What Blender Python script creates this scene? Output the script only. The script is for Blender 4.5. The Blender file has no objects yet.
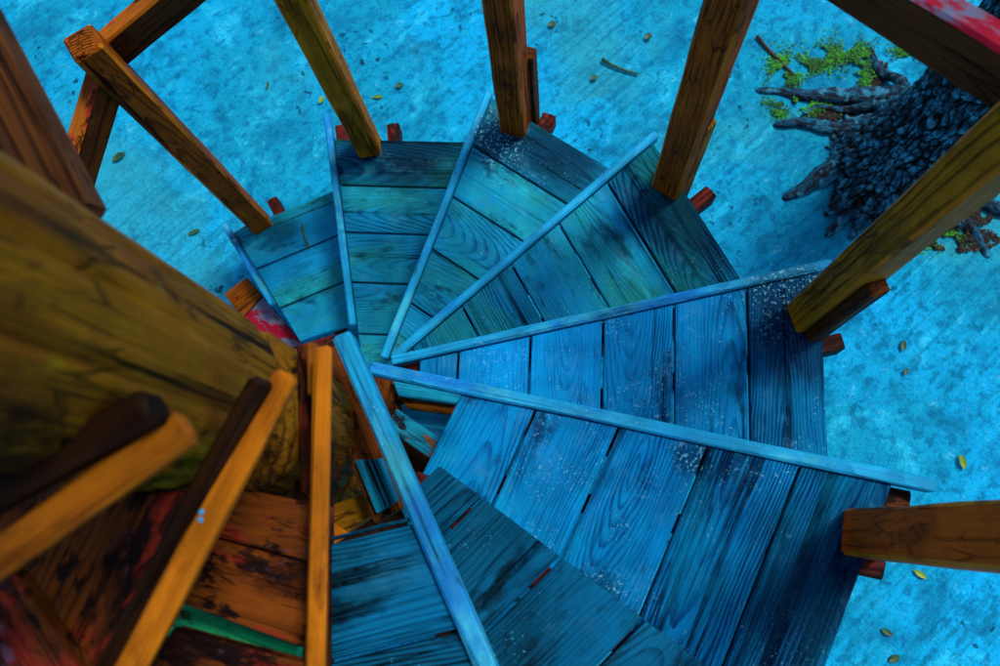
import bpy, bmesh, math, random
from mathutils import Vector, Matrix, noise as mnoise
random.seed(7)
R = math.radians
C = bpy.context.scene.collection

# ------------------------------------------------------------------ camera
CAM_H = 2.62                       # camera height above the ground, metres
F_PX, NADIR = 821.7, (557.6, 526.2)  # focal length for a 1000 px wide frame; image point straight below
_dn = Vector((NADIR[0]-500, NADIR[1]-333, F_PX)).normalized()
_ex = (Vector((1,0,0)) - _dn*_dn.x).normalized()
_ey = _dn.cross(_ex)
def at(px, py, depth):
    """world point under image point (px, py) at a depth below the camera"""
    c = Vector((px-500, py-333, F_PX))
    P = Vector((c.dot(_ex), c.dot(_ey), c.dot(_dn)))
    P *= depth/P.z
    return Vector((P.x, -P.y, CAM_H-P.z))
cam_d = bpy.data.cameras.new('camera'); cam = bpy.data.objects.new('camera', cam_d); C.objects.link(cam)
def _row(v): return Vector((v.x, -v.y, -v.z))
right = _row(Vector((_ex.x, _ey.x, _dn.x)))
down = _row(Vector((_ex.y, _ey.y, _dn.y)))
fwd = _row(Vector((_ex.z, _ey.z, _dn.z)))
up, back = -down, -fwd
cam.matrix_world = Matrix(((right.x, up.x, back.x, 0), (right.y, up.y, back.y, 0), (right.z, up.z, back.z, CAM_H), (0,0,0,1)))
cam_d.sensor_width = 36; cam_d.lens = F_PX*36/1000
cam_d.clip_start = .02; cam_d.clip_end = 400
cam_d.dof.use_dof = True; cam_d.dof.focus_distance = 1.7; cam_d.dof.aperture_fstop = 4.2
S = bpy.context.scene; S.camera = cam

# ------------------------------------------------------------------ light
SUN_EL, SUN_AZ = R(60), R(52)      # azimuth from +Y (top of the picture) towards +X
w = bpy.data.worlds.new('World'); S.world = w; w.use_nodes = True
nt = w.node_tree; bg = nt.nodes['Background']; bg.inputs['Strength'].default_value = .115
sk = nt.nodes.new('ShaderNodeTexSky'); sk.sky_type = 'NISHITA'; sk.sun_disc = False
sk.sun_elevation = SUN_EL; sk.sun_rotation = SUN_AZ
nt.links.new(sk.outputs[0], bg.inputs['Color'])
sd = bpy.data.lights.new('sun', 'SUN'); sd.energy = 2.3; sd.angle = R(16); sd.color = (1, .96, .9)
so = bpy.data.objects.new('sun', sd); C.objects.link(so)
sdir = Vector((math.sin(SUN_AZ)*math.cos(SUN_EL), math.cos(SUN_AZ)*math.cos(SUN_EL), math.sin(SUN_EL)))
so.rotation_euler = sdir.to_track_quat('Z', 'Y').to_euler()
S.view_settings.view_transform = 'Standard'; S.view_settings.look = 'None'
S.view_settings.exposure = .4; S.view_settings.gamma = 1

# ------------------------------------------------------------------ materials
class N:
    """small node-graph helper"""
    def __init__(s, name):
        s.m = bpy.data.materials.new(name); s.m.use_nodes = True
        s.t = s.m.node_tree; s.b = s.t.nodes['Principled BSDF']
    def n(s, kind, **kw):
        o = s.t.nodes.new('ShaderNode'+kind)
        for k, v in kw.items(): setattr(o, k, v)
        return o
    def put(s, sock, v):
        if hasattr(v, 'links') or isinstance(v, bpy.types.NodeSocket): s.t.links.new(v, sock)
        elif v is not None: sock.default_value = v
    def math(s, op, a, b=None, c=None, clamp=False):
        o = s.n('Math', operation=op, use_clamp=clamp)
        for i, v in enumerate((a, b, c)):
            if v is not None: s.put(o.inputs[i], v)
        return o.outputs[0]
    def mix(s, f, a, b, mode='MIX'):
        o = s.n('Mix', data_type='RGBA', blend_type=mode)
        s.put(o.inputs[0], f)
        s.put(o.inputs[6], a if not isinstance(a, tuple) else (*a, 1)[:4]); s.put(o.inputs[7], b if not isinstance(b, tuple) else (*b, 1)[:4])
        return o.outputs[2]
    def vscale(s, v, sc):
        o = s.n('VectorMath', operation='MULTIPLY'); s.put(o.inputs[0], v); o.inputs[1].default_value = sc; return o.outputs[0]
    def noise(s, v, scale, detail=4, rough=.55, dist=0):
        o = s.n('TexNoise'); s.put(o.inputs['Vector'], v); o.inputs['Scale'].default_value = scale
        o.inputs['Detail'].default_value = detail; o.inputs['Roughness'].default_value = rough; o.inputs['Distortion'].default_value = dist
        return o.outputs['Fac']
    def vor(s, v, scale, feature='F1', rnd=1):
        o = s.n('TexVoronoi', feature=feature); s.put(o.inputs['Vector'], v); o.inputs['Scale'].default_value = scale
        o.inputs['Randomness'].default_value = rnd
        return o.outputs['Distance']
    def step(s, v, lo, hi, a=0., b=1.):
        o = s.n('MapRange', interpolation_type='SMOOTHSTEP'); s.put(o.inputs[0], v)
        o.inputs[1].default_value = lo; o.inputs[2].default_value = hi; o.inputs[3].default_value = a; o.inputs[4].default_value = b
        return o.outputs[0]
    def pos(s): return s.n('NewGeometry').outputs['Position']
    def attr(s, name):
        return s.n('Attribute', attribute_name=name)
    def out(s, col, rough=.6, bump=None, bstr=.5, bdist=.004, spec=.4):
        s.put(s.b.inputs['Base Color'], col if not isinstance(col, tuple) else (*col, 1)); s.put(s.b.inputs['Roughness'], rough)
        s.b.inputs['Specular IOR Level'].default_value = spec
        if bump is not None:
            o = s.n('Bump'); o.inputs['Strength'].default_value = bstr; o.inputs['Distance'].default_value = bdist
            s.put(o.inputs['Height'], bump); s.t.links.new(o.outputs[0], s.b.inputs['Normal'])
        return s.m

def wood(name, light, dark, line, ring=.014, ringamt=.5, patches=(), specks=None, rough=.6, crack=0, bstr=.5, tone=1., spec=.08, tilt=.3, fineamt=1.3):
    g = N(name)
    a = g.attr('wc'); wc = a.outputs['Vector']; rn = g.n('SeparateColor'); g.put(rn.inputs[0], g.attr('rn').outputs['Color'])
    sx = g.n('SeparateXYZ'); g.put(sx.inputs[0], wc); u, v, ww = sx.outputs
    wob = g.noise(g.vscale(wc, (2.2, 9, 9)), 1, 3)
    v2 = g.math('ADD', v, g.math('MULTIPLY', g.math('SUBTRACT', wob, .5), .05))
    d = g.math('ADD', ww, g.math('MULTIPLY', u, g.math('MULTIPLY', g.math('SUBTRACT', rn.outputs[1], .35), tilt)))
    r = g.math('SQRT', g.math('ADD', g.math('MULTIPLY', v2, v2), g.math('MULTIPLY', d, d)))
    jit = g.noise(g.vscale(wc, (4, 60, 60)), 1, 3, .6)
    r = g.math('ADD', r, g.math('MULTIPLY', g.math('SUBTRACT', jit, .5), .0022))
    ph = g.math('FRACT', g.math('DIVIDE', r, ring))
    rg = g.math('MULTIPLY', g.step(ph, .42, .86), g.step(ph, 1., .93))    # late wood: ramps up, cut off sharply
    fine = g.noise(g.vscale(wc, (2.5, 260, 260)), 1, 4, .65)
    fine2 = g.noise(g.vscale(wc, (14, 420, 420)), 1, 3, .6)
    mid = g.noise(g.vscale(wc, (1.1, 46, 46)), 1, 4, .62)
    zone = g.noise(g.vscale(wc, (1.3, 12, 12)), 1, 3, .55)
    k_ = g.math('ADD', g.math('MULTIPLY', rn.outputs[2], 1.5), .25)
    fac = g.math('ADD', g.math('MULTIPLY', rg, g.math('MULTIPLY', ringamt*1.5, g.step(zone, .34, .62, .25, 1))), g.math('MULTIPLY', g.step(mid, .46, .74), .34))
    fac = g.math('ADD', fac, g.math('MULTIPLY', g.math('SUBTRACT', fine, .48), fineamt))
    fac = g.math('ADD', g.math('MULTIPLY', fac, k_), g.math('MULTIPLY', g.math('SUBTRACT', fine2, .5), 1.1), clamp=True)
    col = g.mix(fac, light, dark)
    ln = g.math('MULTIPLY', g.step(g.math('ADD', mid, g.math('MULTIPLY', g.math('SUBTRACT', rn.outputs[2], .5), .16)), .61, .67), g.step(fine, .42, .54))
    ln = g.math('MAXIMUM', ln, g.math('MULTIPLY', g.math('MULTIPLY', g.step(rg, .75, .95), g.step(zone, .54, .68)), g.math('MULTIPLY', k_, .45), clamp=True))
    col = g.mix(ln, col, line)
    h0 = g.math('ADD', g.math('MULTIPLY', ln, -1.2), 0)
    p = g.pos()
    for (sc, lo, hi, c, amt) in patches:
        f = g.step(g.noise(g.vscale(wc, (.45, 1, 1)), sc, 6, .66), lo, hi)
        col = g.mix(g.math('MULTIPLY', f, amt), col, c)
    blot = g.noise(p, 9, 4, .6)
    col = g.mix(1., col, g.n('CombineColor').outputs[0], 'MULTIPLY') if False else col
    hs = g.n('HueSaturation'); g.put(hs.inputs['Color'], col)
    hs.inputs['Saturation'].default_value = 1.0
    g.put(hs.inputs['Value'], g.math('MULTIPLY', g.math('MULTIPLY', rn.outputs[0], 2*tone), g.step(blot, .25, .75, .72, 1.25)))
    col = hs.outputs[0]
    h = g.math('ADD', h0, g.math('ADD', g.math('MULTIPLY', fac, -.7), g.math('MULTIPLY', fine2, .5)))
    if crack:
        ck = g.vor(g.vscale(g.mix(.2, wc, wob, 'ADD') if False else wc, (7, 60, 60)), 1, 'DISTANCE_TO_EDGE')
        cm = g.math('MULTIPLY', g.step(ck, .05, .01), g.step(g.noise(wc, 9, 3), .5, .6))
        col = g.mix(g.math('MULTIPLY', cm, crack), col, (.004, .002, .001)); h = g.math('SUBTRACT', h, g.math('MULTIPLY', cm, 2))
    if specks:
        sc, thr, c, lo = specks
        sp = g.math('MAXIMUM', g.step(g.noise(p, sc, 3, .6), thr, thr+.04), g.step(g.noise(p, sc*.45, 4, .65), thr+.02, thr+.07))
        m = g.math('MULTIPLY', sp, g.step(g.noise(p, 7, 5, .65), lo, lo+.10))
        col = g.mix(g.math('MULTIPLY', m, .55), col, c)
        spots = None
        for (hx, hy, hz, hr) in SPOTS:
            dn_ = g.n('VectorMath', operation='DISTANCE'); g.put(dn_.inputs[0], p); dn_.inputs[1].default_value = (hx, hy, hz)
            e_ = g.step(g.math('ADD', dn_.outputs['Value'], g.math('MULTIPLY', g.math('SUBTRACT', g.noise(p, 14, 4, .6), .5), hr*1.4)), hr, hr*.35)
            spots = e_ if spots is None else g.math('MAXIMUM', spots, e_)
        col = g.mix(g.math('MULTIPLY', spots, .6), col, line)
        fl = g.math('MULTIPLY', spots, g.math('MAXIMUM', g.step(g.noise(p, 150, 3, .6), .57, .63), g.step(g.noise(p, 60, 4, .7), .60, .68)))
        col = g.mix(g.math('MULTIPLY', fl, .8), col, c)
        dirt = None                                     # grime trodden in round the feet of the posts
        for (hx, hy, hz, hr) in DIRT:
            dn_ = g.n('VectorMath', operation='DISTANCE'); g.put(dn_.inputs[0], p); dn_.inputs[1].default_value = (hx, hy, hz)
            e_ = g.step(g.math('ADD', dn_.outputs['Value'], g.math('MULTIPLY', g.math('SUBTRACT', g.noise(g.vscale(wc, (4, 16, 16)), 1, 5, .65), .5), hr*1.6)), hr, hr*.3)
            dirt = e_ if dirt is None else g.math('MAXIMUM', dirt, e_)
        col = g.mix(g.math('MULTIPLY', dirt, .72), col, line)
        haze_ = g.math('MULTIPLY', g.step(g.noise(p, 10, 6, .7), .53, .72), g.step(fine, .35, .6))
        col = g.mix(g.math('MULTIPLY', haze_, .28), col, tuple(.55*a+.45*b for a, b in zip(light, c)))
    return g.out(col, g.math('ADD', g.math('MULTIPLY', fac, .15), rough), h, bstr, .003, spec)

M = {}
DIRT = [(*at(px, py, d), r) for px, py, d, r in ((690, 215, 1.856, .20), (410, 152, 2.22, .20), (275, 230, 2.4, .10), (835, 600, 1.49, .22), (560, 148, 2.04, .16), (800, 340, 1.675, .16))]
SPOTS = [(*at(px, py, d), r) for px, py, d, r in ((786, 300, 1.675, .13), (500, 138, 2.04, .12), (598, 600, 1.49, .07), (690, 460, 1.49, .05), (235, 240, 2.4, .04))]
CY = (.20, .62, .80)
M['tread'] = wood('painted_tread_wood', (.0005, .215, .50), (.001, .040, .18), (.001, .007, .03), ring=.0064, ringamt=.36, patches=((7, .50, .66, (.001, .29, .54), .6), (8, .66, .76, (.006, .19, .22), .3), (11, .57, .69, (.001, .02, .08), .8), (18, .58, .68, (.001, .05, .16), .6)), specks=(190, .62, CY, .5), rough=.55, bstr=.8, spec=.03)
M['tealtread'] = wood('teal_worn_tread_wood', (.004, .25, .46), (.001, .06, .17), (.001, .010, .03), ring=.0068, ringamt=.45, patches=((5, .44, .60, (.008, .27, .33), .75), (7, .54, .66, (.012, .24, .18), .6), (11, .57, .68, (.001, .025, .06), .75), (8, .60, .70, (.02, .42, .55), .7), (9, .63, .72, (.06, .05, .06), .5)), specks=(190, .63, CY, .52), rough=.55, bstr=.8, spec=.03)
M['bare'] = wood('weathered_tread_wood', (.002, .10, .20), (.001, .020, .045), (.001, .003, .005), ring=.0075, ringamt=.4, patches=((6, .48, .62, (.002, .16, .35), .7), (9, .54, .64, (.002, .007, .010), .75), (16, .56, .66, (.002, .010, .012), .6)), specks=(190, .63, (.1, .45, .62), .52), rough=.6, bstr=1., fineamt=1.2, spec=.03)
M['nosing'] = wood('blue_painted_nosing_wood', (.010, .40, .72), (.004, .19, .46), (.003, .06, .14), ringamt=.35, patches=((12, .52, .66, (.06, .52, .64), .75), (9, .55, .66, (.004, .17, .62), .7), (26, .60, .68, (.003, .05, .10), .6)), specks=(190, .62, CY, .5), rough=.5, bstr=.6)
M['post'] = wood('brown_varnished_wood', (.34, .080, .003), (.075, .013, .001), (.008, .002, .001), ring=.007, ringamt=.4, patches=((10, .52, .68, (.16, .028, .002), .65), (14, .58, .70, (.014, .004, .001), .75), (8, .58, .70, (.44, .13, .004), .5)), rough=.5, crack=.6, tilt=.08, spec=.05, bstr=1.)
M['postred'] = wood('red_brown_post_wood', (.50, .095, .003), (.15, .022, .001), (.014, .003, .001), ring=.009, ringamt=.3, patches=((10, .52, .68, (.20, .028, .002), .65), (20, .58, .68, (.014, .004, .001), .7)), rough=.5, crack=.3, tilt=.08, spec=.05, bstr=1.)
M['wornedge'] = wood('worn_timber_edge', (.50, .17, .005), (.20, .05, .002), (.03, .008, .001), ring=.009, ringamt=.2, patches=((16, .50, .60, (.10, .025, .002), .85),), rough=.5, tilt=.08, spec=.05)
M['postolive'] = wood('yellowed_post_wood', (.40, .165, .003), (.09, .030, .001), (.012, .005, .001), ring=.010, ringamt=.45, patches=((8, .53, .68, (.11, .055, .002), .65), (14, .58, .7, (.014, .006, .001), .6)), rough=.5, crack=.25, tilt=.06, fineamt=1.8, spec=.05, bstr=1.)
M['bearer'] = wood('orange_bare_wood', (.38, .115, .002), (.17, .042, .001), (.05, .010, .001), ring=.013, ringamt=.3, patches=((12, .52, .64, (.14, .034, .001), .75), (22, .57, .64, (.03, .007, .001), .8)), rough=.55, bstr=.6, tilt=.06)
M['log'] = wood('olive_log_wood', (.17, .078, .001), (.05, .020, .001), (.006, .003, .001), ring=.010, ringamt=.4, patches=((6, .46, .60, (.095, .032, .001), .8), (9, .57, .67, (.20, .165, .002), .7), (8, .55, .66, (.008, .003, .001), .85), (30, .58, .66, (.012, .006, .001), .7)), rough=.65, crack=.35, bstr=.9)
M['batten'] = wood('brown_batten_wood', (.115, .055, .002), (.035, .014, .001), (.006, .003, .001), ring=.016, ringamt=.3, patches=((7, .5, .64, (.04, .012, .001), .75), (10, .56, .66, (.10, .08, .002), .6)), rough=.65, crack=.7, bstr=.9)
M['rust'] = wood('red_brown_stained_wood', (.14, .034, .002), (.04, .007, .001), (.008, .002, .001), ring=.010, ringamt=.3, patches=((9, .48, .62, (.04, .007, .001), .8), (30, .52, .58, (.005, .001, .001), .95), (13, .54, .62, (.20, .014, .006), .75), (17, .62, .68, (.12, .06, .11), .7), (45, .56, .62, (.004, .001, .001), .9), (9, .56, .66, (.006, .002, .001), .8)), rough=.6, crack=.5, bstr=.9)
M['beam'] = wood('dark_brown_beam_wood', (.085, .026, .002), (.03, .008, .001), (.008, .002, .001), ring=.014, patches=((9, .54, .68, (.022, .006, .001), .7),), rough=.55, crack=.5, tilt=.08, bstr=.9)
M['stub'] = wood('red_joist_wood', (.13, .011, .006), (.045, .005, .003), (.008, .002, .001), patches=((28, .45, .56, (.008, .003, .002), .95), (26, .58, .68, (.28, .05, .003), .7)), rough=.5)
M['scrap'] = wood('worn_blue_scrap_wood', (.004, .27, .42), (.002, .03, .05), (.004, .006, .008), ring=.015, patches=((14, .56, .6, (.24, .07, .004), .9), (20, .55, .6, (.010, .003, .003), .95)), rough=.6, bstr=.9, fineamt=2.)
M['teal'] = wood('teal_board_wood', (.012, .40, .15), (.003, .09, .05), (.004, .02, .01), patches=((50, .53, .6, (.02, .012, .004), .9), (20, .55, .65, (.006, .25, .28), .8)), rough=.5)
M['redpaint'] = wood('worn_red_rail_paint', (.42, .006, .03), (.22, .005, .012), (.05, .004, .004), ringamt=.2, patches=((9, .47, .53, (.16, .20, .30), .9), (18, .6, .66, (.05, .010, .004), .8)), rough=.45)
M['railorange'] = wood('worn_orange_rail_top', (.40, .11, .004), (.20, .03, .002), (.03, .006, .001), patches=((16, .52, .6, (.36, .02, .015), .75), (24, .56, .62, (.03, .007, .001), .9), (24, .66, .7, (.4, .25, .3), .5)), rough=.5)  # orange top of the rails, paler than their sides

def ground_mat():
    g = N('pale_concrete'); p = g.pos()
    mp = g.n('Mapping'); g.put(mp.inputs[0], p); mp.inputs['Rotation'].default_value = (0, 0, R(-42))
    q = mp.outputs[0]
    big = g.noise(p, 1.1, 4, .55, .5)
    smud = g.noise(g.vscale(q, (5, 7, 5)), 1, 6, .66, .35)      # scuffs and trodden dents, drawn out along one direction
    smal = g.noise(g.vscale(q, (19, 27, 19)), 1, 5, .66, .3)
    grain = g.noise(p, 120, 4, .6); pit = g.noise(p, 26, 3, .5)
    col = g.mix(g.step(big, .34, .66), (.004, .30, .47), (.003, .42, .80))
    col = g.mix(g.math('MULTIPLY', g.step(smud, .50, .68), .8), col, (.002, .17, .33))  # dents darkened and rises paled: bump shading put into the colour
    col = g.mix(g.math('MULTIPLY', g.step(smud, .46, .30), .75), col, (.03, .60, .88))
    col = g.mix(g.math('MULTIPLY', g.step(smal, .50, .62), .7), col, (.001, .14, .29))
    col = g.mix(g.math('MULTIPLY', g.step(smal, .40, .28), .5), col, (.12, .64, .78))
    col = g.mix(g.math('MULTIPLY', g.step(g.noise(p, .75, 5, .6, .4), .50, .60), .7), col, (.025, .34, .42))
    col = g.mix(g.math('MULTIPLY', g.step(g.noise(p, 4.5, 6, .72), .56, .66), .6), col, (.001, .11, .21))
    col = g.mix(g.math('MULTIPLY', g.step(grain, .54, .68), .5), col, (.001, .09, .18))
    col = g.mix(g.math('MULTIPLY', g.math('MULTIPLY', g.step(pit, .62, .67), g.step(g.noise(p, 2.2, 3), .50, .60)), .9), col, (.001, .03, .07))
    st = g.noise(g.vscale(q, (3, 60, 1)), 1, 4, .6)
    bm = g.step(g.noise(p, .9, 2), .42, .56)
    col = g.mix(g.math('MULTIPLY', g.math('MULTIPLY', g.step(st, .48, .62), bm), .5), col, (.002, .16, .27))
    h = g.math('ADD', g.math('MULTIPLY', smud, -3.), g.math('ADD', g.math('MULTIPLY', smal, -1.3), g.math('ADD', g.math('MULTIPLY', grain, .25), g.math('MULTIPLY', g.math('MULTIPLY', st, bm), -.6))))
    return g.out(col, .7, h, .9, .010, .05)
M['ground'] = ground_mat()

def bark_mat():
    g = N('ridged_bark'); p = g.pos()
    rn = g.n('SeparateColor'); g.put(rn.inputs[0], g.attr('rn').outputs['Color']); pt = g.math('MULTIPLY', g.step(rn.outputs[0], .3, .8), g.step(g.noise(p, 9, 4, .6), .36, .52))
    sm = g.noise(p, 75, 5, .7); md = g.noise(p, 22, 5, .65)
    f = g.math('MULTIPLY', pt, g.step(sm, .30, .58))
    col = g.mix(f, (.004, .0025, .003), (.018, .085, .15))
    col = g.mix(g.math('MULTIPLY', f, g.step(md, .44, .58)), col, (.06, .38, .60))  # pale blue highlight on the plates, put into the colour
    col = g.mix(g.math('MULTIPLY', g.step(g.noise(p, 34, 4, .7), .56, .66), .75), col, (.035, .012, .008))
    return g.out(col, .55, g.math('ADD', sm, g.math('MULTIPLY', md, .6)), 1., .015, .15)
M['bark'] = bark_mat()
def plain(name, c1, c2, sc=40, rough=.5):
    g = N(name); p = g.pos(); return g.out(g.mix(g.step(g.noise(p, sc, 4), .35, .65), c1, c2), rough, g.noise(p, sc*3, 3), .3, .002)
def root_mat():
    g = N('grey_root_bark'); wc = g.attr('wc').outputs['Vector']; p = g.pos()
    a = g.noise(g.vscale(wc, (12, 60, 60)), 1, 5, .65); b = g.noise(p, 60, 5, .65)
    col = g.mix(g.step(a, .35, .65), (.007, .006, .007), (.010, .14, .26))
    col = g.mix(g.math('MULTIPLY', g.step(b, .46, .58), .85), col, (.014, .005, .003))
    col = g.mix(g.math('MULTIPLY', g.step(g.noise(p, 25, 4), .55, .65), .7), col, (.05, .34, .52))
    return g.out(col, .6, g.math('ADD', a, g.math('MULTIPLY', b, .6)), 1., .015, .12)
M['root'] = root_mat()
M['moss'] = plain('green_moss', (.006, .11, .002), (.04, .40, .003), 16)
M['leaf'] = plain('yellow_green_leaf', (.06, .22, .008), (.26, .34, .01), 30)
M['darkleaf'] = plain('dark_green_leaf', (.01, .05, .02), (.03, .11, .03), 60)
M['twig'] = plain('green_twig', (.01, .06, .02), (.03, .10, .03), 60)

# ------------------------------------------------------------------ mesh builder
class MB:
    def __init__(s): s.v = []; s.f = []; s.m = []; s.wc = []; s.rn = []
    con = None
    def add(s, verts, faces, mats, frame, tone=.5, off=None):
        """frame = (origin, along, across, upw): wood coordinates of the piece"""
        o, a, b, c = frame
        off = off or Vector((random.uniform(-.5, .5), random.uniform(-.05, .05), random.choice((-1, 1))*random.uniform(.004, .07)))
        k = len(s.v); r = (tone, random.random(), s.con if s.con is not None else random.uniform(.3, .7), 1)
        for p in verts:
            q = p-o; s.v.append(p); s.wc.append(Vector((q.dot(a), q.dot(b), q.dot(c)))+off); s.rn.append(r)
        for i, f in enumerate(faces): s.f.append([k+j for j in f]); s.m.append(mats[i] if isinstance(mats, list) else mats)
    def build(s, name, mats, parent=None, smooth=False, origin=None):
        me = bpy.data.meshes.new(name)
        o0 = Vector(origin) if origin is not None else Vector((0, 0, 0))
        me.from_pydata([v-o0 for v in s.v], [], s.f)
        for m in (mats if isinstance(mats, (list, tuple)) else [mats]): me.materials.append(m)
        for p, mi in zip(me.polygons, s.m): p.material_index = mi; p.use_smooth = smooth
        a = me.attributes.new('wc', 'FLOAT_VECTOR', 'POINT'); a.data.foreach_set('vector', [c for v in s.wc for c in v])
        a = me.attributes.new('rn', 'FLOAT_COLOR', 'POINT'); a.data.foreach_set('color', [c for v in s.rn for c in v])
        me.update()
        o = bpy.data.objects.new(name, me); C.objects.link(o); o.location = o0
        if parent: o.parent = parent
        return o

def prism(mb, poly, ztop, th, along, tone=.5, mat=0, bev=.003, tilt=None):
    """board with a polygon outline in plan; tilt(x,y) adds height"""
    bm = bmesh.new()
    ar = sum(poly[i].x*poly[(i+1) % len(poly)].y-poly[(i+1) % len(poly)].x*poly[i].y for i in range(len(poly)))
    if ar < 0: poly = poly[::-1]
    vs = [bm.verts.new((p.x, p.y, ztop-th)) for p in poly]; f = bm.faces.new(vs[::-1])
    r = bmesh.ops.extrude_face_region(bm, geom=[f])
    for e in r['geom']:
        if isinstance(e, bmesh.types.BMVert): e.co.z = ztop
    bmesh.ops.recalc_face_normals(bm, faces=bm.faces)
    if bev: bmesh.ops.bevel(bm, geom=list(bm.edges), offset=bev, segments=2, affect='EDGES', profile=.5)
    if tilt:
        for v in bm.verts: v.co.z += tilt(v.co.x, v.co.y)
    bm.verts.index_update()
    a = Vector((along.x, along.y, 0)).normalized(); b = Vector((-a.y, a.x, 0))
    c = sum((Vector((p.x, p.y, 0)) for p in poly), Vector())/len(poly); c.z = ztop
    mb.add([v.co.copy() for v in bm.verts], [[v.index for v in f.verts] for f in bm.faces], mat, (c, a, b, Vector((0, 0, 1))), tone)
    bm.free()

def beam(mb, p0, p1, wd, ht, upv=Vector((0, 0, 1)), ch=.006, seg=6, wob=.0015, tone=.5, mat=0, topmat=None, endmat=None, taper=1., edgemat=None):
    """squared timber from p0 to p1: wd across, ht along upv, chamfered and a little uneven"""
    a = (p1-p0); L = a.length; a.normalize()
    b = upv.cross(a).normalized(); c = a.cross(b)
    x, y = wd/2, ht/2
    cs = [(-x+ch, -y), (x-ch, -y), (x, -y+ch), (x, y-ch), (x-ch, y), (-x+ch, y), (-x, y-ch), (-x, -y+ch)]
    n = len(cs); V = []; Fs = []; Ms = []
    sd_ = random.uniform(0, 90)
    st = [0, min(.12/seg, ch/L)] + [i/seg for i in range(1, seg)] + [1-min(.12/seg, ch/L), 1]
    for i, t in enumerate(st):
        k = (1+(taper-1)*t)*(1-(ch*.9/min(x, y) if i in (0, len(st)-1) else 0))
        for j, (q, r) in enumerate(cs):
            nz = mnoise.noise_vector(Vector((t*L*6+sd_, j*.7, 3)))*wob
            V.append(p0+a*(L*t)+b*(q*k+nz.x)+c*(r*k+nz.y)+a*(nz.z if i in (0, len(st)-1) else 0))
    for i in range(len(st)-1):
        for j in range(n):
            Fs.append([i*n+j, i*n+(j+1) % n, (i+1)*n+(j+1) % n, (i+1)*n+j])
            Ms.append(topmat if (topmat is not None and j in (3, 4, 5)) else edgemat if (edgemat is not None and j in (1, 3, 5, 7)) else mat)
    Fs.append(list(range(n))[::-1]); Ms.append(mat if endmat is None else endmat)
    Fs.append([(len(st)-1)*n+j for j in range(n)]); Ms.append(mat if endmat is None else endmat)
    mb.add(V, Fs, Ms, (p0, a, b, c), tone)

def tube(mb, pts, rads, n=10, jit=.0, mat=0, wsc=1.):
    """round limb along points; wood coordinates follow the length and the girth"""
    V = []; Fs = []; W = []
    for i, p in enumerate(pts):
        d = (pts[min(i+1, len(pts)-1)]-pts[max(i-1, 0)]).normalized()
        b = d.cross(Vector((.3, .2, .93))); b = b if b.length > .1 else d.cross(Vector((1, 0, 0))); b.normalize(); c = d.cross(b)
        for j in range(n):
            t = 2*math.pi*j/n; q = b*math.cos(t)+c*math.sin(t)
            r = rads[i]*(1+jit*mnoise.noise(p*9+q*2.3)+jit*.6*mnoise.noise(p*25+q*6))
            V.append(p+q*r)
    for i in range(len(pts)-1):
        for j in range(n): Fs.append([i*n+j, i*n+(j+1) % n, (i+1)*n+(j+1) % n, (i+1)*n+j])
    k = len(V)
    V += [pts[0], pts[-1]]
    for j in range(n): Fs.append([k, (j+1) % n, j]); Fs.append([k+1, (len(pts)-1)*n+j, (len(pts)-1)*n+(j+1) % n])
    ax = (pts[-1]-pts[0]).normalized(); b = ax.cross(Vector((.2, 1, .1))).normalized()
    mb.add(V, Fs, mat, (pts[0], ax, b, ax.cross(b)), .5, Vector((0, 0, 0)))

def clip(poly, p, n):
    """part of a plan polygon on the side of line (p, normal n) that n points to"""
    out = []
    for i in range(len(poly)):
        a, b = poly[i], poly[(i+1) % len(poly)]
        da, db = (a-p).dot(n), (b-p).dot(n)
        if da >= 0: out.append(a)
        if (da >= 0) != (db >= 0): out.append(a+(b-a)*(da/(da-db)))
    return out
def xy(v): return Vector((v.x, v.y))
def tag(o, label=None, cat=None, group=None, kind=None):
    if label: o['label'] = label
    if cat: o['category'] = cat
    if group: o['group'] = group
    if kind: o['kind'] = kind
    return o
def empty(name, loc, parent=None):
    o = bpy.data.objects.new(name, None); C.objects.link(o); o.location = loc; o.empty_display_size = .1
    if parent: o.parent = parent
    return o

# ------------------------------------------------------------------ ground
mb = MB()
gx = [-60, -20, -8]+[-4+i*.1 for i in range(81)]+[8, 20, 60]
idx = {}
V = []; Fs = []
for i, x in enumerate(gx):
    for j, y in enumerate(gx):
        near = max(0, 1-max(abs(x), abs(y))/4)
        V.append(Vector((x, y, near*.012*(mnoise.noise(Vector((x*2.3, y*2.3, 1)))+.5*mnoise.noise(Vector((x*6, y*6, 4)))))))
n = len(gx)
for i in range(n-1):
    for j in range(n-1): Fs.append([i*n+j, (i+1)*n+j, (i+1)*n+j+1, i*n+j+1])
mb.add(V, Fs, 0, (Vector(), Vector((1, 0, 0)), Vector((0, 1, 0)), Vector((0, 0, 1))))
tag(mb.build('ground', M['ground'], smooth=True), kind='structure')

# ------------------------------------------------------------------ spiral staircase
H0, RISE = 1.311, .182                                    # depth of the bare tread below the camera; riser
dep = lambda k: H0+RISE*k
AX = Vector((-.422, .146))                                # column axis in plan
stair = empty('spiral_staircase', (AX.x, AX.y, 0))
def child(mb, name, mats, parent=stair, smooth=False):
    o = mb.build(name, mats, None, smooth)
    o.parent = parent; bpy_off = Vector((0, 0, 0))
    q = parent
    while q: bpy_off += q.location; q = q.parent
    o.location = -bpy_off
    return o
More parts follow.
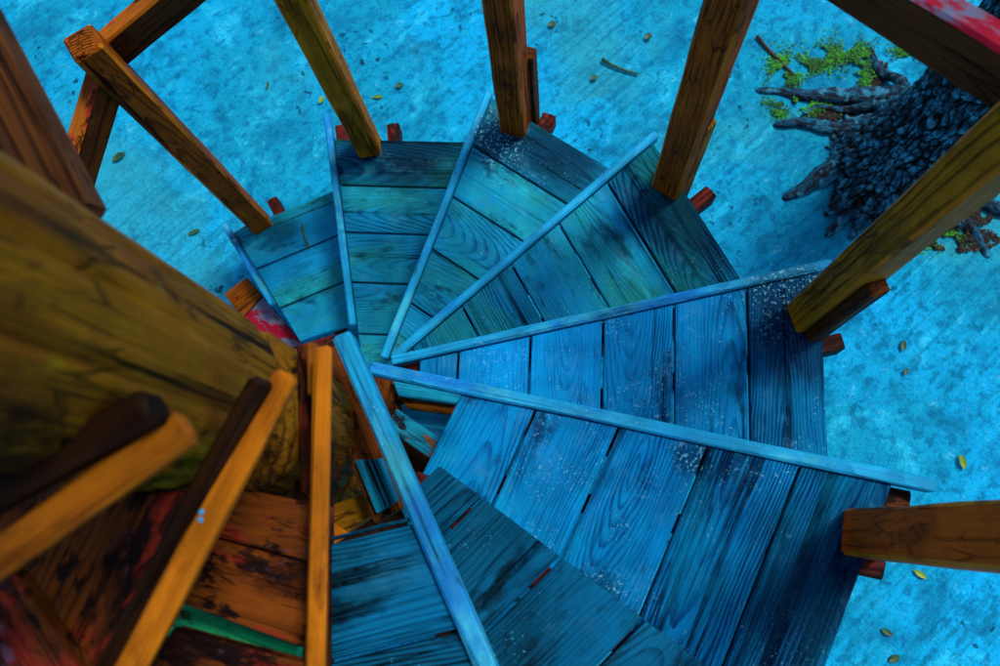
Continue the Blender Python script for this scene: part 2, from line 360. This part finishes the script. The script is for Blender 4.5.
# front edges of the steps: two image points of each edge and the measured outer end
EDGE = {-4: ((178, 422), (0, 547)), -3: ((285, 372), (128, 666)), -2: ((322, 345), (314, 666)), -1: ((340, 333), (484, 666)), 0: ((437, 455), (722, 668)),
        1: ((368, 367), (938, 486)), 2: ((390, 360), (834, 262)), 3: ((392, 357), (657, 132)), 4: ((383, 358), (489, 90)), 5: ((352, 325), (326, 112)), 6: ((272, 304), (223, 223))}
# outer and inner edges of the boards (image points); None = out of sight
OUT = {1: ((892, 490), (827, 668)), 2: ((821, 263), (829, 455)), 3: ((653, 140), (740, 275)), 4: ((493, 97), (609, 167)), 5: ((332, 138), (468, 141)), 6: ((229, 233), (343, 186))}
INN = {-3: ((7, 563), (71, 658)), -2: ((163, 625), (299, 662)), -1: ((330, 537), (410, 517)), 0: ((420, 484), (458, 448)), 1: ((433, 452), (462, 393)), 6: ((284, 347), (347, 325))}
TONE = {-3: .4, -2: .42, -1: .45, 0: .5, 1: .52, 2: .56, 3: .5, 4: .5, 5: .5, 6: .6}
BOARD = {1: (.155, .158, .157, .15), 2: (.152, .15, .146, .15), 3: (.15, .152, .148), 4: (.148, .15, .15), 5: (.15, .146, .15), 6: (.15, .15, .152), 0: (.155, .16, .16), -1: (.11, .155, .155)}
TTONE = {1: (.31, .42, .52, .54, .52), 2: (.36, .55, .58, .66, .68), 3: (.30, .52, .54, .40, .38), 4: (.30, .54, .46, .40), 5: (.22, .46, .46, .44), 6: (.52, .56, .6), 0: (.42, .36, .52, .40, .4), -1: (.42, .38, .34, .36)}
def eline(k):
    d = dep(k)-.012; a, b = (at(*p, d) for p in EDGE[k]); return a, b
def rel_up(a, b): return (b-a).normalized()
LIM = 1.06
CON = {1: (1.25, 1., .7, .6, .5), 2: (.75, .5, .45, .3, .25), 3: (1.05, .4, .35, .85, .8), 4: (.6, .5, .55, .6), 5: (.9, .55, .6, .5), 6: (.35, .3, .3), 0: (.85, .75, .55, .9, .8), -1: (.85, .75, .9, .7)}
for k in range(-3, 7):
    d = dep(k); ztop = CAM_H-d
    f0, f1 = eline(k); b0, b1 = eline(k-1)
    fu = (xy(f1)-xy(f0)).normalized(); bu = (xy(b1)-xy(b0)).normalized()
    mid = (fu+bu).normalized()
    poly = [AX+Vector(c) for c in ((-2, -2), (2, -2), (2, 2), (-2, 2))]
    fn = Vector((fu.y, -fu.x))                       # points back towards the higher step (clockwise from above)
    bn = Vector((-bu.y, bu.x))
    poly = clip(poly, xy(f0)+fn*.012, fn); poly = clip(poly, xy(b0)-bn*.05, bn); poly = clip(poly, AX+mid*.02, mid)
    if k in OUT:
        o0, o1 = (xy(at(*p, d)) for p in OUT[k]); al = (o1-o0).normalized()
    else:
        al = Vector((-mid.y, mid.x))
        if k in INN: i0, i1 = (xy(at(*p, d)) for p in INN[k]); al = (i1-i0).normalized()
        o0 = AX+mid*LIM
    on = Vector((-al.y, al.x)); on = on if on.dot(mid) > 0 else -on      # outward
    poly = clip(poly, o0, -on)
    if k in INN:
        i0, i1 = (xy(at(*p, d)) for p in INN[k]); inn = Vector((-(i1-i0).y, (i1-i0).x)).normalized(); inn = inn if inn.dot(mid) > 0 else -inn
        poly = clip(poly, i0, inn)
    else: poly = clip(poly, AX+mid*.13, on)
    mb = MB(); x = 0; i = 0
    wl = list(BOARD.get(k, ())); tl = TTONE.get(k, ())
    if k == -1: pass
    while x < 1.3:
        wv = wl[i] if i < len(wl) else .15
        pb = clip(clip(poly, o0-on*(x+.0026), -on), o0-on*(x+wv-.0026), on)
        if len(pb) >= 3:
            ar = abs(sum(pb[j].x*pb[(j+1) % len(pb)].y-pb[(j+1) % len(pb)].x*pb[j].y for j in range(len(pb))))/2
            if ar > .0006:
                mb.con = CON[k][min(i, len(CON[k])-1)] if k in CON else None
                prism(mb, pb, ztop+random.uniform(-.0012, .0012), .026, al, tl[i] if i < len(tl) else TONE[k]*random.uniform(.85, 1.1), bev=.002 if ar < .01 else .003)
        x += wv; i += 1
    tr = child(mb, 'tread', M['bare'] if k in (0, -1) else M['rust'] if k < 0 else M['tread'] if k < 3 else M['tealtread'])
    if k == 0: tag(tr, 'dark weathered tread that has lost its blue nosing strip')
    # nosing / bearer on the front edge
    L = (f1-f0).length; u3 = Vector((fu.x, fu.y, 0)); fr3 = Vector((-fn.x, -fn.y, 0))
    if k in (1, 2, 3, 4, 5, 6, -1):
        e1 = f1 if k > 0 else f0+u3*1.12
        mb = MB(); p0, p1 = f0.copy(), e1.copy()
        for p in (p0, p1): p.z = ztop+.010-.017
        beam(mb, p0, p1, {-1: .027, 1: .024}.get(k, .0195), .036, ch=.004, seg=10, wob=.0018, tone={-1: .36, 1: .44, 2: .42}.get(k, .45))
        child(mb, 'nosing', M['nosing'], tr)
    mb = MB(); ln = .96 if k > 0 else 1.05
    if k in (-2, -3):
        p0, p1 = f0.copy(), f0+u3*1.1
        for p in (p0, p1): p.z = ztop+.012-.008
        beam(mb, p0, p1, {-2: .021, -3: .027}[k], .017, ch=.004, seg=8, wob=.002, tone=.52)
        child(mb, 'bearer', M['bearer'], tr)
    else:
        q0 = f0-fr3*(.028 if k else .06)+u3*{1: .19, -1: .36}.get(k, -.02); q1 = (f1 if k > 0 else f0+u3*1.1)-fr3*(.034 if k else .06)-u3*.022
        for p in (q0, q1): p.z = ztop-.028-.05
        beam(mb, q0, q1, .042, .10, ch=.005, seg=5, wob=.002, tone=.4)
        child(mb, 'bearer', M['rust' if k in (1, -1) else 'stub'], tr)
    # joist under the middle of the boards; its end shows past the outer edge
    if k > 0:
        sp = {1: (866, 566), 2: (829, 346), 3: (703, 200), 4: (547, 125), 5: (395, 134), 6: (277, 207)}[k]
        e = at(*sp, d+.07); s0 = Vector((AX.x, AX.y, e.z)); dv = (e-s0).normalized()
        mb = MB(); beam(mb, s0+dv*.2, e+dv*.022, .036, .06, ch=.003, seg=5, wob=.003, tone={1: .25, 2: .22, 3: .6, 4: .7, 5: .6, 6: .35}[k])
        child(mb, 'joist', M['stub'], tr)

# orange bearer of the next step up (its boards lie outside the picture)
a, b = eline(-4); u3 = (b-a).normalized()
mb = MB(); p0, p1 = a.copy(), a+u3*1.0
for p in (p0, p1): p.z = CAM_H-dep(-4)-.008
beam(mb, p0, p1, .030, .016, ch=.004, seg=8, wob=.002, tone=.30)
child(mb, 'bearer', M['bearer'])

# central log
mb = MB(); pts = []; rad = []
GAPS = ((.925, 1.02), (1.36, 1.43), (1.78, 1.85), (2.2, 2.27))       # dark recesses between the rounded drums of the column
dps = sorted([.02+i*.06 for i in range(46)]+[a+t for a, b in GAPS for t in (-.03, -.018, -.009, -.003, 0., .004)]+[b+t for a, b in GAPS for t in (-.004, 0, .003, .009, .018, .03)], reverse=True)
for dd_ in dps:
    q_ = .112
    for a, b in GAPS:
        if a < dd_ < b: q_ = .080
        else:
            e = min(abs(dd_-a), abs(dd_-b))
            if e < .025: q_ = .112-.02*(1-e/.025)**2.2
    pts.append(Vector((AX.x, AX.y, CAM_H-dd_))); rad.append(q_)
n = 96
SEAM = [R(a) for a in (-165, -118, -82, -52, -20, 12, 40, 62, 95, 130, 160)]
Vl = []; Fl = []
for i, p in enumerate(pts):
    for j in range(n):
        t = 2*math.pi*j/n; q = Vector((math.cos(t), math.sin(t), 0))
        g_ = 0
        for k, sm in enumerate(SEAM):
            dd = abs((t-sm-.05*mnoise.noise(Vector((p.z*3, k*5., 0)))+math.pi) % (2*math.pi)-math.pi)
            g_ = max(g_, max(0, 1-dd/.055))
        Vl.append(p+q*(rad[i]-.010*g_+.0035*mnoise.noise(Vector((q.x*3, q.y*3, p.z*2)))+.0015*mnoise.noise(Vector((q.x*12, q.y*12, p.z*4)))))
for i in range(len(pts)-1):
    for j in range(n): Fl.append([i*n+j, i*n+(j+1) % n, (i+1)*n+(j+1) % n, (i+1)*n+j])
mb.add(Vl, Fl, 0, (pts[0], Vector((0, 0, 1)), Vector((1, 0, 0)), Vector((0, 1, 0))), .5, Vector((.1, .03, .05)))
logo = child(mb, 'central_log', M['log'], smooth=True)

# posts: image points of foot and head direction, step index
POST = {1: (866, 535, .078, 0), 2: (806, 315, .064, 0), 3: (671, 182, .07, 12), 4: (516, 124, .07, 0), 5: (369, 146, .068, 0), 6: (259, 222, .066, 0)}
PM = {1: 'postred', 2: 'postolive', 3: 'post', 4: 'post', 5: 'postolive', 6: 'post'}
tops = {}
for k, (px, py, s, rot) in POST.items():
    b = at(px, py, dep(k)); rad_ = Vector((b.x-AX.x, b.y-AX.y, 0)).normalized()
    t = b+Vector((0, 0, 1.0)); tops[k] = (b, rad_)
    mb = MB(); ang = R(rot); rv = Matrix.Rotation(ang, 3, 'Z') @ rad_
    beam(mb, b-Vector((0, 0, .16)), t, s, s, rv, ch=.0055, seg=14, wob=.0025, tone=.5, edgemat=1)
    po = child(mb, 'post', [M[PM[k]], M['wornedge']])
# rails between the posts, red on top
def rail(p0, p1, top):
    mb = MB(); beam(mb, p0, p1, .04, .085, ch=.005, seg=8, wob=.002, tone=.5, topmat=1)
    child(mb, 'handrail', [M['beam'], M[top]])
pts = {}
for k, (b, rv) in tops.items(): pts[k] = b+rv*.055+Vector((0, 0, .815 if k in (1, 2, 3) else .875))
for k in range(1, 6):
    rail(pts[k], pts[k+1], 'redpaint' if k in (1, 2) else 'railorange')
ra, rb = at(98, 62, 1.48), at(45, 240, 1.66)
ra.z -= .04; rb.z -= .04
rail(ra, rb, 'railorange')


# short side blocks bolted to the feet of three posts
for (px, py, d0, d1, k, mm) in ((706, 121, 1.57, 2.02, 3, 'postolive'), (878, 285, 1.33, 1.85, 2, 'beam'), (528, 52, 1.75, 2.2, 4, 'beam')):
    t = at(px, py, d0); b = t.copy(); b.z = CAM_H-d1
    mb = MB(); beam(mb, b, t, .034, .034, tops[k][1], ch=.004, seg=6, wob=.002, tone=.5); child(mb, 'block', M[mm])

# unpainted boards, cleats and offcuts nailed round the log inside the treads, with dark shade sheets
def slab(name, quad, depth, mat, along=(0, 1), th=.024, tone=.5, parent=stair, bev=.003):
    P = [xy(at(*p, depth)) for p in quad]
    mb = MB(); prism(mb, P, CAM_H-depth, th, P[along[1]]-P[along[0]], tone, bev=bev)
    return child(mb, name, M[mat], parent)
slab('hub_board_or_shade', ((40, 440), (330, 440), (330, 680), (-30, 700)), 1.12, 'beam', (0, 3), tone=.18)  # dark sheet in place of the shade beneath the hub boards
slab('hub_board_or_shade', ((150, 470), (330, 507), (325, 566), (170, 524)), .985, 'rust', tone=.5)
slab('hub_board_or_shade', ((168, 526), (326, 569), (322, 655), (150, 592)), .988, 'rust', tone=.6)
slab('hub_board_or_shade', ((-40, 500), (215, 490), (168, 620), (120, 700), (85, 690)), .835, 'rust', (1, 3), tone=.55)
slab('teal_board', ((160, 590), (300, 640), (296, 668), (150, 632)), 1.06, 'teal')  # teal strip closing the gap beside the hub boards
slab('hub_board_or_shade', ((322, 345), (342, 348), (402, 508), (374, 524), (350, 462), (336, 400)), 1.24, 'rust', (1, 2), tone=.6)
slab('offcut', ((354, 460), (382, 458), (399, 500), (376, 514)), 1.225, 'scrap', (1, 2), th=.012, tone=.55)
slab('offcut', ((322, 508), (362, 494), (378, 512), (330, 545)), 1.30, 'log', tone=.7)
slab('offcut', ((318, 512), (350, 534), (316, 556)), 1.285, 'bearer', tone=.5, th=.012)
slab('hub_board_or_shade', ((296, 345), (316, 345), (315, 500), (300, 500)), 1.02, 'rust', (1, 2), tone=.35)
slab('cleat_or_shade', ((306, 342), (316, 342), (315, 395), (307, 395)), .975, 'bearer', (1, 2), tone=.3, th=.02)
slab('hub_board_or_shade', ((285, 349), (338, 333), (345, 352), (290, 366)), 1.30, 'stub', tone=.8)
slab('offcut', ((392, 379), (466, 391), (456, 404), (398, 396)), 1.60, 'scrap', tone=.62)
slab('offcut', ((396, 396), (458, 403), (455, 415), (408, 408)), 1.62, 'bearer', tone=.35)
slab('offcut', ((396, 404), (462, 412), (450, 444), (404, 420)), 1.66, 'nosing', tone=.42)
slab('offcut', ((396, 408), (454, 448), (440, 466), (386, 428)), 1.585, 'scrap', tone=.45)
slab('hub_board_or_shade', ((370, 372), (400, 380), (400, 412), (384, 424)), 1.63, 'rust', (1, 2), tone=.5)
slab('hub_board_or_shade', ((385, 425), (440, 462), (420, 490), (380, 500)), 1.72, 'beam', (0, 1), tone=.4)
slab('hub_board_or_shade', ((330, 380), (480, 380), (470, 520), (320, 560)), 1.86, 'beam', (0, 2), tone=.25)  # dark sheet in place of the shade deep in the hub gap
slab('hub_board_or_shade', ((224, 294), (246, 277), (262, 296), (242, 318)), 2.50, 'post', (0, 1), tone=.6)
slab('hub_board_or_shade', ((243, 318), (263, 297), (310, 352), (282, 358)), 2.49, 'redpaint', (0, 2), tone=.45)
# dark strips beside the orange bearers, standing in for the shaded recess
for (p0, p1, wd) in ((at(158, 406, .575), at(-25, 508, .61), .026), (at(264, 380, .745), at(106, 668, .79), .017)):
    mb = MB(); beam(mb, p0, p1, wd, .03, ch=.004, seg=6, wob=.004, tone=.10); child(mb, 'cleat_or_shade', M['beam'])
# near brace that meets the log
mb = MB(); beam(mb, at(80, 222, .74), at(-80, -75, .66), .048, .05, ch=.006, seg=6, wob=.003, tone=.5); child(mb, 'brace', M['beam'])
mb = MB(); beam(mb, at(70, 222, .80), at(-90, 40, .80), .06, .03, ch=.004, seg=5, wob=.003, tone=.16); child(mb, 'cleat_or_shade', M['beam'])  # dark strip in place of the shaded slit between brace and log
# two drops of blue paint on a bearer
for (px, py) in ((201, 512), (200, 520)):
    p = at(px, py, .752); mb = MB()
    tube(mb, [p+Vector((0, 0, z)) for z in (-.003, .0, .002)], [.003, .0026, .001], 10)
    child(mb, 'paint_drop', M['nosing'], smooth=True)
tag(stair, 'wooden spiral staircase with blue wedge treads winding down round an olive log column', 'staircase')

# ------------------------------------------------------------------ tree at the top right
g0 = CAM_H
def G(px, py, up=0.): return at(px, py, g0-up)
tree = empty('tree', G(905, 172))
base = G(905, 172)
mb = MB(); V = []; Fs = []; n = 300; EE = []
zs = [-.05+i*.0085 for i in range(110)]+[.9+i*.12 for i in range(26)]
for z in zs:
    f = max(0, 1-max(z, 0)/.40)
    ctr = Vector((base.x+.02*z, base.y+.015*z, z))
    for j in range(n):
        t = 2*math.pi*j/n; q = Vector((math.cos(t), math.sin(t), 0))
        r = .158+.075*f*f-.012*max(0, z)
        r *= 1+.42*f*f*mnoise.noise(q*2.6+Vector((3, 1, 5)))+.07*mnoise.noise(q*3+Vector((0, 0, z*2)))
        e_ = .6
        if z < .9:
            w_ = Vector((q.x*r*48, q.y*r*48, z*15))+mnoise.noise_vector(Vector((q.x*r*9, q.y*r*9, z*9)))*1.3
            dd = mnoise.voronoi(w_)[0]
            e_ = min(1, (dd[1]-dd[0])*4)
            r += .012*(e_-.5)+.006*mnoise.noise(Vector((q.x*r*50, q.y*r*50, z*40)))
        V.append(ctr+q*r); EE.append(e_)
for i in range(len(zs)-1):
    for j in range(n): Fs.append([i*n+j, i*n+(j+1) % n, (i+1)*n+(j+1) % n, (i+1)*n+j])
mb.add(V, Fs, 0, (base, Vector((0, 0, 1)), Vector((1, 0, 0)), Vector((0, 1, 0))), .5, Vector())
mb.rn = [(e_, .5, .5, 1) for e_ in EE]
child(mb, 'trunk', M['bark'], tree, True)
ROOTS = (((893, 105), (858, 99), (826, 98), (790, 94), (753, 90)), ((893, 130), (850, 128), (822, 127), (796, 123), (772, 125)), ((893, 130), (857, 157), (821, 178), (800, 190), (783, 199)),
         ((885, 165), (860, 188), (845, 198), (824, 216)), ((880, 190), (858, 208), (844, 217), (826, 238)), ((880, 190), (868, 212), (856, 226), (848, 240)), ((925, 190), (950, 215), (972, 232), (990, 260)), ((940, 170), (975, 200), (1000, 212), (1040, 225)),
         ((895, 90), (880, 75), (873, 62), (868, 48)), ((870, 112), (842, 112), (815, 108), (800, 118)))
RW = (.034, .030, .044, .056, .034, .03, .032, .036, .020, .014)
for _ in range(16):
    a_ = random.uniform(100, 235); r0 = random.uniform(45, 62); l_ = random.uniform(14, 34); b_ = random.uniform(-25, 25)
    c0 = (905+r0*math.cos(R(a_)), 172-r0*math.sin(R(a_))); c2 = (c0[0]+l_*math.cos(R(a_+b_)), c0[1]-l_*math.sin(R(a_+b_)))
    ROOTS += ((c0, ((c0[0]+c2[0])/2+random.uniform(-3, 3), (c0[1]+c2[1])/2+random.uniform(-3, 3)), c2),); RW += (random.uniform(.008, .018),)
for pl, w0 in zip(ROOTS, RW):
    pp = []; rr = []
    P = [G(*q) for q in pl]; P.insert(0, P[0].lerp(Vector((base.x, base.y, 0)), .45)); P[0].z = .09; P[1].z = .035
    for i in range(len(P)-1):
        for t in range(5):
            s_ = (i+t/5)/(len(P)-1); q = P[i].lerp(P[i+1], t/5)
            q.z += .018*(1-s_)+.003+.008*mnoise.noise(q*7); q.x += .008*mnoise.noise(q*13); q.y += .008*mnoise.noise(q*11+Vector((5, 0, 0)))
            pp.append(q); rr.append(w0*(1.35-1.05*s_)*(1+.25*mnoise.noise(q*16)))
    q = P[-1].copy(); q.z = -.012; pp.append(q); rr.append(.005)
    mb = MB(); tube(mb, pp, rr, 12, .22); child(mb, 'root', M['root'], tree, True)
tag(tree, 'old tree with dark scaly bark and roots spreading over the pale ground', 'tree')

# moss and litter round the roots
def flakes(name, spots, count, size, mats, kind='stuff', lift=.012):
    mb = MB()
    for k in range(count):
        (px, py, rx, ry) = random.choices(spots, [s[2]*s[3] for s in spots])[0]
        a_ = random.random()*6.283; q = math.sqrt(random.random())
        q = abs(random.gauss(0, .75)) if name == 'moss' else q
        c = G(px+rx*q*math.cos(a_), py+ry*q*math.sin(a_))
        if mnoise.noise(c*16)+.5*mnoise.noise(c*40) < -.2: continue
        c.z = .004+random.random()*lift
        s_ = size*random.uniform(.5, 1.3); d = Vector((math.cos(a_*7), math.sin(a_*7), random.uniform(-.3, .7))).normalized(); e = d.cross(Vector((0, 0, 1))).normalized()*.35
        m = Vector((0, 0, .15*s_))
        mb.add([c-d*s_*.5, c+e*s_-m, c+d*s_*.5, c-e*s_-m], [[0, 1, 2], [0, 2, 3]], random.randrange(len(mats)), (c, d, e, Vector((0, 0, 1))))
    return tag(mb.build(name, [M[m] for m in mats]), kind=kind)
tag(flakes('moss', ((780, 68, 12, 14), (790, 80, 10, 9), (812, 66, 16, 8), (835, 55, 22, 12), (858, 55, 12, 12), (864, 78, 8, 14), (780, 114, 8, 6), (815, 110, 14, 6), (905, 52, 14, 8), (944, 236, 16, 10), (915, 256, 6, 5), (800, 103, 30, 5)), 9500, .009, ('moss', 'moss', 'darkleaf')),
    'bright green moss growing on the ground among the tree roots', 'moss')
M['litter'] = plain('brown_litter', (.015, .006, .003), (.07, .03, .012), 50, .7)
M['litter_shade'] = plain('dark_litter_and_shade', (.004, .003, .003), (.02, .012, .01), 50, .7)  # dark flakes also stand in for shade in the root hollows
tag(flakes('leaf_litter_and_shade', ((846, 113, 34, 12), (835, 112, 30, 9), (868, 118, 20, 12), (862, 162, 20, 8), (845, 175, 20, 6), (880, 85, 18, 22), (858, 143, 25, 5), (868, 180, 25, 18), (960, 240, 40, 12), (960, 205, 40, 25), (848, 200, 18, 16), (800, 97, 25, 5)), 5000, .014, ('litter', 'litter_shade', 'litter_shade'), lift=.008),
    'dark brown leaf litter and painted shade between the tree roots', 'leaf litter')

# fallen leaves, seeds and twigs, each on its own
def leaf(px, py, size, ang, mat, label, wide=.32, curl=.25):
    c = G(px, py); mb = MB(); d = Vector((math.cos(R(ang)), math.sin(R(ang)), 0)); e = Vector((-d.y, d.x, 0)); V = []; Fs = []
    n = 7
    for i in range(n):
        t = i/(n-1); wv = size*wide*math.sin(math.pi*min(1, t*.92+.04))**.8; x = (t-.5)*size
        zz = .006+curl*size*(t-.4)**2
        for s_ in (-1, 0, 1): V.append(d*x+e*s_*wv*.5+Vector((0, 0, zz+(abs(s_)*wv*.35))))
    for i in range(n-1):
        for j in (0, 1): Fs.append([i*3+j, (i+1)*3+j, (i+1)*3+j+1, i*3+j+1])
    V += [v-Vector((0, 0, .0012)) for v in V]; Fs += [[q+n*3 for q in f[::-1]] for f in Fs]
    mb.add([v+c for v in V], Fs, 0, (c, d, e, Vector((0, 0, 1))))
    o = mb.build('fallen_leaf', M[mat], None, True, c)
    tag(o, label, 'leaf', 'fallen leaves on the ground')
leaf(961, 462, .042, 100, 'leaf', 'yellow green leaf lying right of the long blue nosing tip', .5)
leaf(919, 574, .042, -35, 'leaf', 'yellow leaf lying just below the horizontal brown post', .4)
leaf(120, 158, .055, 35, 'darkleaf', 'large dark green leaf between the left post and the handrail', .45)
leaf(195, 233, .045, 20, 'darkleaf', 'dark green leaf just left of the lowest tread')
leaf(268, 86, .03, 80, 'darkleaf', 'small dark leaf lying left of the yellowed post')
leaf(322, 101, .03, 60, 'leaf', 'small light green leaf against the left side of the yellowed post', .6)
leaf(378, 98, .04, 0, 'leaf', 'narrow green leaf lying right of the yellowed post')
leaf(400, 87, .03, 20, 'darkleaf', 'small round green leaf behind the narrow green leaf', .7)
leaf(648, 38, .03, 40, 'darkleaf', 'small round dark leaf left of the tall rear post', .8)
leaf(552, 26, .03, 10, 'darkleaf', 'small brown green leaf right of the post at top centre', .8)
leaf(594, 79, .025, 10, 'darkleaf', 'tiny dark leaf between the two rear posts', .8)
leaf(902, 346, .035, 80, 'darkleaf', 'upright dark green leaf right of the leaning yellowed post foot', .5)
leaf(886, 632, .035, -30, 'darkleaf', 'dark leaf near the lower right edge of the bottom tread', .5)
leaf(893, 658, .035, 30, 'darkleaf', 'dark leaf at the bottom edge of the photo', .6)
leaf(905, 372, .022, 60, 'darkleaf', 'tiny dark leaf below the upright dark green leaf', .6)
def twig(P, r, mat, label, name='twig'):
    mb = MB(); tube(mb, P, [r*(1-.5*i/len(P)) for i in range(len(P))], 7, .2)
    o = mb.build(name, M[mat], None, True, P[0]); tag(o, label, 'twig')
twig([at(px, py, dep(6)-.005) for px, py in ((302, 224), (303, 231), (305, 238), (308, 244), (309, 248))], .004, 'twig', 'short bent green twig lying on the lowest blue tread')
twig([G(px, py, .008) for px, py in ((602, 59), (612, 65), (624, 70), (638, 74))], .006, 'twig', 'curved dark twig on the ground between the two rear posts')
twig([G(px, py, .012) for px, py in ((757, 36), (765, 46), (778, 59), (795, 76))], .007, 'litter', 'thin brown stick lying across the moss')
